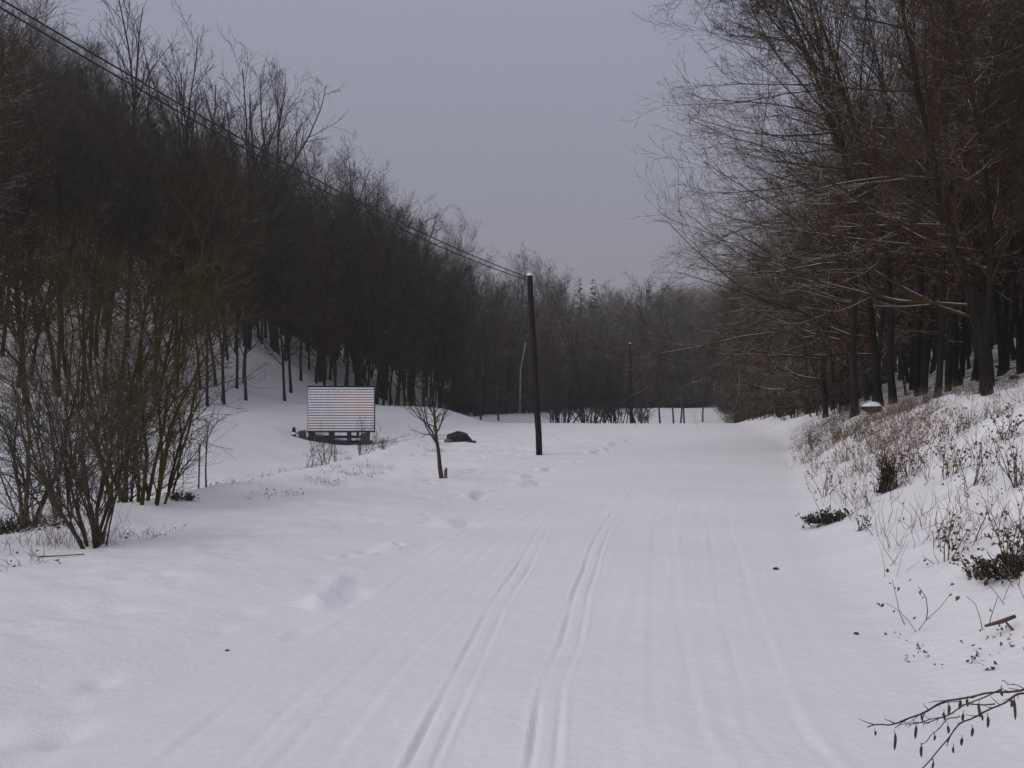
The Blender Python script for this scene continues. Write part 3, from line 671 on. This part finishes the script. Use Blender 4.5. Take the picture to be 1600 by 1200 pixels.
for k, (pxl, py_, d, top, lab) in enumerate(((1031, 662, 88, 600, 'dark slim trunk right of the far pole where the road ends'),
        (1053, 657, 95, 610, 'pale slim trunk, left one of a pair beyond the road end'), (1063, 657, 95, 600, 'leaning slim trunk, middle one beyond the road end'),
        (1069, 653, 100, 608, 'thin upright trunk, rightmost beyond the road end'), (1098, 650, 105, 590, 'slim tree by the right wood at the road end'),
        (751, 642, 90, 560, 'slim trunk on the far slope left of the near pole'), (779, 640, 96, 555, 'short slim trunk by the foot of the far slope'))):
    p = at(pxl, py_, d); p[2] = hz(p[0], p[1]); H = at(pxl, top, d)[2]-p[2]
    small_tree('slim_tree', p, max(H, 3)*1.5, 110+k, lab, rad=.10, clear=.4, nb=14, blen=.35, mat='far', n2=6, n3=3, tw=.012, group='slim trees beyond the road end')
# pale leaning birch trunk inside the far wood
p = at(812, 640, 114); p[2] = hz(p[0], p[1])
t = empty('leaning_birch', p); g = Geo(); b1 = at(813, 580, 114)-p; b2 = at(821, 535, 114)-p; g.tube([(0, 0, -.2), tuple(b1*.6+np.array([0, 0, 0])), tuple(b1), tuple(b2)], [.13, .12, .11, .07], 7); g.obj('trunk', M['birch'], t)
r = np.random.RandomState(5); Pb = np.array([b1, (b1+b2)/2, b2])[None]; A, Ar = spawn(r, Pb, np.full((1, 3), .05), 10, .1, 1, (30, 60), .5, 5, up=.2, rr=.4); g = Geo(); g.tubes(A, Ar, 4); g.obj('crown', M['far'], t)
tag(t, 'pale birch trunk leaning right in the dark wood, left of the near pole', 'tree')

# shrubs in front of and under the wagon
for k, (pxl, py_, d, H, n_, lab) in enumerate(((487, 735, 26, 1.0, 5, 'thin bare shrub below the left end of the striped wagon'),
        (509, 730, 27, 1.3, 7, 'taller bare shrub below the middle of the striped wagon'), (525, 725, 28, .9, 4, 'single stemmed shrub right of the taller one below the wagon'),
        (566, 715, 30, 1.25, 9, 'twiggy shrub below the right end of the wagon'), (600, 706, 33, .7, 6, 'low shrub right of the wagon on the slope'))):
    p = at(pxl, py_, d); p[2] = hz(p[0], p[1])
    bush('bare_shrub', p, H, n_, .5, 130+k, lab, group='shrubs below the wagon', rad=.011, n1=6, n2=4, base_w=.08, up=.6, tw=.003)

# ------------------------------------------------------------------ striped wagon
wg = at(531, 693, 43); wg[2] = hz(wg[0], wg[1])+.06; k = 43/1500
W0 = empty('striped_wagon', wg, (0, 0, R(9.5))); 
def X_(p_): return (p_-531)*k
zb = 20*k; zt = 89*k; wdt = X_(584.5)-X_(481); cxm = (X_(584.5)+X_(481))/2; dep = 1.9
g = Geo(); g.box((cxm, dep/2, (zb+zt)/2), (wdt, dep-.08, zt-zb-.02)); g.obj('body', M['stripe'], W0, smooth=False)
ns = 17; ph = (zt-zb)/ns
g = Geo(); g.box((0, 0, 0), (wdt-.05, .03, ph*.65)); slm = g.me('slat', M['slat'], False)
for i in range(ns): link('slat', slm, W0, (cxm, .022, zb+ph*(i+.5)))
g = Geo(); g.box((cxm, dep/2, zt+.03), (wdt+.06, dep+.10, .035)); g.obj('roof', M['frame'], W0, smooth=False)
for xx in (cxm+wdt/2+.01,):
    g = Geo(); g.box((xx, .03, (zb+zt)/2), (.035, .09, zt-zb)); g.obj('corner_post', M['frame'], W0, smooth=False)
g = Geo(); g.box((cxm, .0, zb-.03), (wdt+.05, .10, .07)); g.obj('sill_beam', M['frame'], W0, smooth=False)
for z_, x0, x1 in ((zb-.29, X_(481), X_(577)), (.055, X_(470), X_(582))):
    for yy in (0, dep-.2):
        g = Geo(); g.box(((x0+x1)/2, yy+.02, z_), (x1-x0, .10, .065)); g.obj('beam', M['frame'], W0, smooth=False)
for xa, xb_, z0, z1 in ((483, 491, .09, zb-.06), (494, 499, .09, .30), (514, 522, .09, zb-.06), (542, 549, .09, zb-.06), (557, 561, .30, zb-.06)):
    for yy in (.02, dep-.2):
        g = Geo(); g.box(((X_(xa)+X_(xb_))/2, yy+.004, (z0+z1)/2), (X_(xb_)-X_(xa), .12, z1-z0)); g.obj('post', M['frame'], W0, smooth=False)
def quad_plate(name, pts2, y0, th, mat):
    g = Geo(); a = np.array([(p_, y0, z_) for p_, z_ in pts2]); b = a+np.array([0, th, 0])
    g.raw(np.r_[a, b], [(0, 1, 2, 3), (7, 6, 5, 4), (0, 4, 5, 1), (1, 5, 6, 2), (2, 6, 7, 3), (3, 7, 4, 0)]); g.obj(name, mat, W0, smooth=False)
quad_plate('side_panel', [(X_(470.5), .03), (X_(480), .03), (X_(478), .62), (X_(467), .57)], -.06, .5, M['plate'])
quad_plate('side_panel', [(X_(563), -.03), (X_(577), -.05), (X_(578), .56), (X_(563.5), .42)], -.09, .5, M['plate'])
g = Geo(); g.tube([(X_(467), -.03, .50), (X_(459), -.05, .45)], .03, 6); g.obj('drawbar', M['frame'], W0)
g = Geo(); g.tube([(X_(461), -.05, .36), (X_(461), -.05, .42)], [.105, .10], 12); g.tube([(X_(461), -.05, .53), (X_(461), -.05, .68), (X_(461), -.05, .75), (X_(461), -.05, .77)], [.09, .075, .05, .01], 12); g.obj('coupling_cover', M['frame'], W0)
g = Geo(); g.tube([(X_(461), -.05, .42), (X_(461), -.05, .53)], [.085, .085], 12); g.obj('white_band', M['slat'], W0)
tag(W0, 'box wagon with white slats and red and blue lines on a low dark frame', 'wagon')

# ------------------------------------------------------------------ poles and wires
def pole(base, top_off, r0, r1, label, cap=True, ins=False):
    t = empty('utility_pole', base); g = Geo(); n = 9; tp = np.array(top_off)
    rr = np.linspace(r0, r1, n); pts = [tuple(tp*(i/(n-1))+np.array([.01*math.sin(i*1.7), 0, -.25 if i == 0 else 0])) for i in range(n)]
    g.tube(pts, rr, 14); g.obj('shaft', M['pole'], t)
    if cap:
        g = Geo(); g.tube([tuple(tp+np.array([0, 0, d])) for d in (.002, .05, .085, .10)], [r1*1.0, r1*.95, r1*.6, r1*.1], 12); g.obj('snow_cap', M['cap'], t)
    if ins:
        for dx, dz in ((-.12, -.25), (.13, -.45)):
            g = Geo(); q = tp+np.array([dx, -.03, dz]); g.tube([tuple(tp+np.array([0, 0, dz-.06])), tuple(q+np.array([0, 0, -.06]))], .014, 6); g.obj('bracket', M['frame'], t)
            g = Geo(); g.tube([tuple(q+np.array([0, 0, d])) for d in (-.06, -.03, .02, .05, .08)], [.03, .045, .04, .05, .02], 10); g.obj('insulator', M['porc'], t)
    tag(t, label, 'pole', 'wooden utility poles'); return tp+np.array(base)
b1 = G(843, 711); T1 = at(827.5, 431, b1[1]); pole(b1, T1-b1, .105, .088, 'tall dark bare pole leaning left beside the road, nearer of the two in view')
b2 = at(986.5, 664, 82); b2[2] = hz(b2[0], b2[1]); T2 = at(984.5, 537, 82); pole(b2, T2-b2, .15, .12, 'distant dark pole standing at the road end among thickets', ins=True)
b0 = np.array([-8.2, 10.0, 0]); b0[2] = hz(b0[0], b0[1]); 
d0 = ray(-160, -92); T0 = CAM+d0*(11/d0[1]); b0[0] = T0[0]; b0[1] = T0[1]; b0[2] = hz(b0[0], b0[1])
pole(b0, T0-b0+np.array([0, 0, .15]), .13, .11, 'pole just outside the left of the view that holds the wires', ins=True)
def wire(a, b, sag, r0, label, twist=0):
    g = Geo(); n = 60; pts = []
    for i in range(n+1):
        t_ = i/n; p_ = np.array(a)*(1-t_)+np.array(b)*t_; p_[2] -= sag*4*t_*(1-t_); pts.append(tuple(p_))
    g.tube(pts, r0, 6); tag(g.obj('overhead_wire', M['wire'], None), label, 'wire', 'overhead wires')
wire(T0+np.array([0, 0, .05]), T1+np.array([0, 0, -.06]), .35, .013, 'upper wire running from the top left corner to the near pole')
wire(T0+np.array([0, 0, -.05]), T1+np.array([0, 0, -.16]), .40, .013, 'lower wire just under the other from the top left corner')
wire(T1+np.array([0, 0, -.12]), T2+np.array([0, 0, -.3]), .9, .010, 'faint wire sagging from the near pole to the far one')

# ------------------------------------------------------------------ stones, mound
def rock(name, base, d, seed, label, mat='rock', snow=False, cat='stone', group=None):
    r = np.random.RandomState(seed); nu, nv = 22, 12; V = []
    for i in range(nv+1):
        ph_ = math.pi*i/nv
        for j in range(nu):
            th = 2*math.pi*j/nu; V.append((math.sin(ph_)*math.cos(th), math.sin(ph_)*math.sin(th), math.cos(ph_)))
    V = np.array(V); nn = fbm(V[:, 0]*2+seed, V[:, 1]*2+V[:, 2]*3.1, 1.0, 3, seed); V *= (1+.16*nn)[:, None]; V *= np.array(d)/2
    F = [(i*nu+j, i*nu+(j+1) % nu, (i+1)*nu+(j+1) % nu, (i+1)*nu+j) for i in range(nv) for j in range(nu)]
    F = np.array(F)[:, ::-1]
    t = empty(name, base); g = Geo(); g.raw(V, F); g.obj('body', M[mat], t)
    if snow:
        m = V[:, 2] > d[2]*.5*.12; VS = V.copy()*np.array([1.0, 1.0, 1.0]); VS[m] *= 1.03; VS[m, 2] += .01
        Fs = F[np.all(m[F], 1)]; g = Geo(); g.raw(VS, Fs); g.obj('snow_cover', M['cap'], t)
    tag(t, label, cat, group); return t
q = at(716, 682, 41); q[2] = hz(q[0], q[1])
rock('dark_mound', q+np.array([0, 0, .10]), (1.1, .8, .66), 8, 'dark rounded mound in the snow right of the young tree', cat='mound')
for pxl, py_, s_, lab in ((701, 686, .3, 'small reddish stone at the left foot of the dark mound'), (734, 678, .22, 'small stone trailing right of the dark mound'),
                        (740, 674, .18, 'tiny pale stone furthest right of the dark mound')):
    q = at(pxl, py_, 40.5); q[2] = hz(q[0], q[1]); rock('stone', q+np.array([0, 0, .04]), (s_*1.3, s_, s_*.7), int(pxl), lab, 'guard' if pxl == 701 else 'rock', group='stones round the mound')
q = at(1362, 608, 30); q[2] = hz(q[0], q[1]); rock('snowy_rock', q+np.array([0, 0, .16]), (.62, .45, .32), 9, 'low snow covered rock on the bank crest left of the bank trees', 'rock', True, 'rock')
for k, (pxl, py_, s_, lab) in enumerate(((1560, 573, .3, 'snow topped stone right of the nearest bank trunk'), (1573, 578, .22, 'smaller stone beside the snow topped one near the right edge'),
                        (1585, 592, .3, 'flat dark stone in the snow near the right edge'), (1212, 890, .05, 'tiny dark clod lying alone on the snow right of the road'),
                        (1338, 991, .03, 'tiny dark speck of bark in the snow at lower right'), (355, 1019, .025, 'tiny dark clod beside the tracks at lower left'))):
    q = G(pxl, py_); rock('stone', q+np.array([0, 0, s_*.1]), (s_*1.2, s_, s_*.6), 20+k, lab, 'rock', k < 2, group='scattered stones')

# ------------------------------------------------------------------ dead plants on the right bank
def plant(name, base, H, seed, label, n=5, lf=30, mat='weed', lsize=.035, spread=.35, group='dead plants on the right bank', nb=4, cat='plant', leafmat='weed', rad=.006):
    r = np.random.RandomState(seed); t = empty(name, base); th = r.uniform(0, 6.28, n)
    P, Rr = grow(r, np.c_[np.cos(th)*.03, np.sin(th)*.03, np.full(n, -.05)], np.c_[np.cos(th)*spread, np.sin(th)*spread, np.ones(n)], H*(.6+.5*r.rand(n)), np.full(n, rad), 7, up=.2, wob=.35, tip=.5)
    g = Geo(); g.tubes(P, Rr, 5); A, Ar = spawn(r, P, Rr, nb, .25, 1, (25, 60), .35, 4, up=.1, wob=.5, rr=.6); g.tubes(A, Ar, 3); g.obj('stalks', M[mat], t)
    if lf: g = Geo(); g.raw(*leaves(r, np.concatenate([P[:, 2:].reshape(-1, 3), A[:, 1:].reshape(-1, 3)])[:, None], lf, lsize)); tag(g.obj('dead_leaves', M[leafmat], t, smooth=False), kind='stuff')
    tag(t, label, cat, group)
PL = [(1290, 776, .62, 5, 40, 'tall thin dead stalk with curled leaves above the dark clump'),
      (1478, 876, .55, 4, 60, 'leaning dead plant with dark hanging leaves above the road edge'),
      (1580, 893, .55, 9, 140, 'dense dark leafy plant at the right edge of the photo'),
      (1420, 745, .6, 7, 60, 'clump of pale broken stalks right of the cone shaped tuft'),
      (1480, 748, .6, 6, 50, 'dead stalk clump in the middle of the bank'),
      (1515, 760, .5, 5, 40, 'short dead stalks right of the middle of the bank'),
      (1590, 760, .6, 10, 60, 'tangled stalks over a snowy hollow at the right edge'),
      (1270, 700, .55, 10, 120, 'reddish brown weed clump at the lower tip of the bank'),
      (1305, 690, .6, 10, 120, 'reddish weed clump right of the bank tip'),
      (1345, 690, .6, 8, 90, 'brown weed clump before the bank crest'),
      (1525, 905, .25, 5, 60, 'low crumpled plant flat on the snow left of the dense leafy one'),
      (1340, 830, .25, 4, 30, 'small sprig below the cone shaped tuft'),
      (1570, 690, .55, 7, 60, 'dead plant below the nearest bank trunk')]
for k, (a, b, H, n_, lf, lab) in enumerate(PL):
    plant('dead_plant', G(a, b), H, 200+k, lab, n_, lf, lsize=.04 if b > 740 else .05)
# low dark evergreen clump and cone tuft
def tuft(name, base, d, n, seed, label, cone=False):
    r = np.random.RandomState(seed); t = empty(name, base); th = r.uniform(0, 6.28, n); q = r.rand(n)**.5
    p0 = np.c_[np.cos(th)*q*d[0]*.5, np.sin(th)*q*d[1]*.5, np.full(n, -.02)]
    dr = np.c_[-p0[:, :2]*(4.6 if cone else -2), np.ones(n)*(1.2 if cone else .8)]+r.randn(n, 3)*(.08 if cone else .25)
    Ls = d[2]*(1.15-q*.5)*(.6+.5*r.rand(n)); P, Rr = grow(r, p0, dr, Ls, np.full(n, .007), 4, up=(.6 if cone else -.4), wob=.4, tip=.6); g = Geo(); g.tubes(P, Rr, 3); g.obj('stalks', M['moss'], t)
    g = Geo(); g.raw(*leaves(r, P[:, 1:], n*2, .03 if cone else .045)); tag(g.obj('dark_leaves', M['moss'], t, smooth=False), kind='stuff'); tag(t, label, 'tuft', 'dark tufts on the right bank')
tuft('dark_tuft', G(1302, 816), (.62, .35, .24), 170, 7, 'sprawling dark leafy clump at the foot of the bank')
tuft('cone_tuft', G(1387, 768), (.32, .32, .60), 130, 8, 'cone shaped tuft of dark dead grass standing on the bank', True)
tuft('dark_tuft', G(1588, 898), (.5, .35, .2), 120, 9, 'dark leafy clump under the dense plant at the right edge')
tuft('dark_tuft', G(22, 829), (1.3, .8, .25), 240, 10, 'dark mat of grass under the crooked tree at the left edge')
tuft('dark_tuft', G(283, 780), (.35, .3, .2), 60, 12, 'small dark tuft left of the sapling stake')

# fallen twig over the snow, far right
t = empty('fallen_twig', G(1577, 990)); g = Geo(); g.tube([(-.16, 0, .03), (-.05, 0, .06), (.05, .02, .09)], [.008, .014, .012], 6); g.obj('stem', M['weed'], t)
g = Geo(); g.tube([(-.02, 0, .055), (.02, -.02, .0), (.04, -.03, -.04)], [.007, .012, .008], 6); g.obj('side_shoot', M['weed'], t); tag(t, 'short dark forked twig poking from the snow at the right edge', 'twig')
t = empty('fallen_stick', G(92, 874)); g = Geo(); g.tube([(-.22, 0, .012), (0, .01, .02), (.24, .05, .03)], .006, 5); g.obj('stem', M['weed'], t); tag(t, 'thin stick lying on the snow below the front hazel', 'stick')

# grass and weeds nobody could count
def stalk_field(name, pts2, H, seed, mat, label, rad=.0025, lf=0, n_per=3, lean=.3, lsize=.03):
    r = np.random.RandomState(seed); z_ = height(pts2[:, 0], pts2[:, 1]); base = np.c_[pts2, z_-.02]; base = np.repeat(base, n_per, 0)
    base[:, :2] += r.randn(len(base), 2)*.05; n = len(base); d = np.c_[r.randn(n, 2)*lean, np.ones(n)]
    P, Rr = grow(r, base, d, H*(.4+.8*r.rand(n)), rad*(.7+.6*r.rand(n)), 4, up=-.15, wob=.35, tip=.5); g = Geo(); g.tubes(P, Rr, 3)
    o = g.obj(name, mat); tag(o, label, 'grass', kind='stuff')
    if lf:
        g = Geo(); g.raw(*leaves(r, P[:, 1:], lf, lsize)); o = g.obj('dead_leaves', M['leaf' if lf == 1500 else 'weed'], smooth=False); tag(o, label.replace('stalks', 'leaves'), 'leaves', kind='stuff')
def scatter_px(n, seed, fn):
    r = np.random.RandomState(seed); o = []
    while len(o) < n:
        p_ = fn(r)
        if p_ is not None: o.append(p_)
    return np.array(o)
def bank_pt(r):
    y = r.uniform(4.5, 42); x = np.interp(y, YR, XR)+r.uniform(.3, 8)
    wgt = np.interp(y, [4, 11, 15, 20, 34, 42], [.05, .28, .6, 1, .5, .25])*min(1, (x-np.interp(y, YR, XR))/1.6)*(1 if x < 12.5 else .35)*(.22 if x-np.interp(y, YR, XR) > 3.2 else 1)
    c_ = float(fbm(np.array([x]), np.array([y]), 1.5, 2, 77)[0])
    return (x, y) if r.rand() < wgt*(.55+c_*.8) else None
stalk_field('dry_grass', scatter_px(1300, 31, bank_pt), .42, 31, M['grass'], 'thin dry straw coloured stalks poking through the snow of the right bank', .003, 0)
stalk_field('dead_weeds', scatter_px(900, 32, bank_pt), .38, 32, M['weed'], 'dark dead weed stalks across the right bank', .004, 2600, 2, .35, .035)
def tip_pt(r):
    p_ = G(r.uniform(1235, 1500), r.uniform(648, 730)); return (p_[0]+r.randn()*.2, p_[1]+r.randn()*.5)
stalk_field('reddish_weeds', scatter_px(150, 33, tip_pt), .38, 33, M['grass'], 'reddish brown weed stalks on the tip of the right bank', .004, 1500, 2, .3, .04)
def verge_pt(r):
    y = r.uniform(9, 48); x = np.interp(y, YB, XB)+r.uniform(-3.5, 2.2)
    c_ = float(fbm(np.array([x]), np.array([y]), 1.2, 2, 55)[0]); return (x, y) if c_ > .22 else None
stalk_field('verge_grass', scatter_px(1100, 34, verge_pt), .17, 34, M['weed'], 'short dark grass tips showing through the snow of the left verge', .003, 500, 3, .6, .04)
def hazel_foot(r):
    p_ = G(110, 850); return (p_[0]+r.randn()*.22, p_[1]+r.randn()*.15)
stalk_field('pale_grass', scatter_px(40, 35, hazel_foot), .38, 35, M['grass'], 'pale dry grass around the foot of the front hazel', .0025, 0, 3, .3)
def left_foot(r):
    x_, y_ = at(40, 828, 13.0)[:2]; return (x_+r.randn()*.5, y_+r.randn()*.3)
stalk_field('pale_grass', scatter_px(110, 36, left_foot), .42, 36, M['grass'], 'pale dry grass round the crooked tree at the left edge', .0028, 0, 3, .25)
# crumbs on the lower right snow
def crumb(r):
    p_ = G(r.uniform(1390, 1600), r.uniform(985, 1045)); return (p_[0], p_[1])
stalk_field('plant_tips', scatter_px(16, 37, crumb), .05, 37, M['weed'], 'small dark plant tips breaking the snow at lower right', .004, 110, 2, .6, .03)

# ------------------------------------------------------------------ catkin branch at the lower right
r = np.random.RandomState(3); D = 3.0
base = np.array([2.55, 2.9, 0]); base[2] = hz(base[0], base[1])
t = empty('catkin_shrub', base)
def rel(px_, py_, d=D): return at(px_, py_, d)-base
def pad(pts_): return [tuple(q) for q in pts_]
stem_top = rel(1760, 1070); g = Geo(); g.tube([(0, 0, -.1), tuple(stem_top*.5+np.array([.08, 0, 0])), tuple(stem_top)], [.02, .016, .011], 8); g.obj('stem', M['hazel'], t)
brs = [([(1760, 1070), (1660, 1072), (1596, 1075), (1540, 1083), (1480, 1099), (1430, 1117), (1390, 1130), (1358, 1138)], .0042),
       ([(1700, 1078), (1600, 1085), (1570, 1093), (1530, 1115), (1500, 1137), (1470, 1165), (1430, 1205)], .0036),
       ([(1565, 1078), (1520, 1101), (1470, 1118), (1430, 1128), (1402, 1139)], .0022),
       ([(1555, 1100), (1510, 1104), (1470, 1120), (1440, 1128), (1424, 1135)], .0024),
       ([(1500, 1118), (1480, 1130), (1452, 1148), (1436, 1162)], .0018),
       ([(1500, 1094), (1460, 1108), (1426, 1122), (1410, 1128)], .0016),
       ([(1600, 1076), (1580, 1070), (1562, 1062)], .0015)]
ks = []
for j, (b_, rr) in enumerate(brs):
    P = np.array([rel(a, c_, D+.03*j*(1 if j % 2 else -1)) for a, c_ in b_]); tt = np.linspace(0, len(P)-1, 24); P = np.stack([np.interp(tt, np.arange(len(P)), P[:, c_]) for c_ in range(3)], 1)
    P[:, 1] += .015*np.sin(tt*2); P[:, 2] += .003*np.sin(tt*5+j)
    g = Geo(); g.tubes(P[None], (rr*np.linspace(1, .45, 24))[None], 6); g.obj('branch', M['hazel'], t)
    S, Sr = spawn(r, P[None], np.full((1, 24), rr), 10, .15, 1, (30, 60), .06, 3, rr=.5, rmin=.0009); g = Geo(); g.tubes(S, Sr, 4); tag(g.obj('twiglets', M['hazel'], t), kind='stuff')
cat_px = [(1367, 1141, 4), (1398, 1145, 26), (1431, 1133, 20), (1440, 1164, 18), (1441, 1116, 10), (1475, 1112, 12), (1481, 1133, 12), (1482, 1100, 16), (1500, 1093, 14), (1505, 1114, 12),
          (1512, 1091, 12), (1530, 1098, 22), (1534, 1115, 10), (1543, 1118, 18), (1519, 1136, 14), (1503, 1152, 12), (1490, 1166, 10), (1565, 1075, 12), (1585, 1090, 34), (1580, 1092, 12), (1460, 1148, 8), (1458, 1190, 10)]
for j, (a, b_, L_) in enumerate(cat_px):
    L_ = max(L_, 7)/1500*D; p0 = rel(a, b_-2); g = Geo(); seg = 7; zz_ = np.linspace(0, 1, seg); prof = np.array([.25, .8, 1, .95, .9, .7, .15])*.0048*(1 if L_ > .02 else .8)
    g.tube([tuple(p0+np.array([.002*math.sin(j+z_*3), 0, -.006-z_*L_])) for z_ in zz_], prof, 8); g.tube([tuple(p0+np.array([0, 0, .004])), tuple(p0+np.array([0, 0, -.008]))], .0010, 5)
    g.obj('catkin', M['catkin'], t)
tag(t, 'thin shrub branches with hanging dark catkins reaching in at the lower right corner', 'shrub')

# ------------------------------------------------------------------ haze
if True:
    zlo = float(VV[:, 2].min())-1.5; g = Geo(); g.box((20, 400, (zlo+110)/2), (1090+40, 1010, 110-zlo)); m = bpy.data.materials.new('haze'); m.use_nodes = True
    n = m.node_tree; n.nodes.clear(); o_ = n.nodes.new('ShaderNodeOutputMaterial'); v_ = n.nodes.new('ShaderNodeVolumePrincipled'); v_.inputs['Density'].default_value = .0009
    v_.inputs['Color'].default_value = (.95, .96, 1, 1); v_.inputs['Anisotropy'].default_value = .2; n.links.new(v_.outputs[0], o_.inputs['Volume'])
    hb = g.obj('haze', m, smooth=False); tag(hb, kind='stuff')
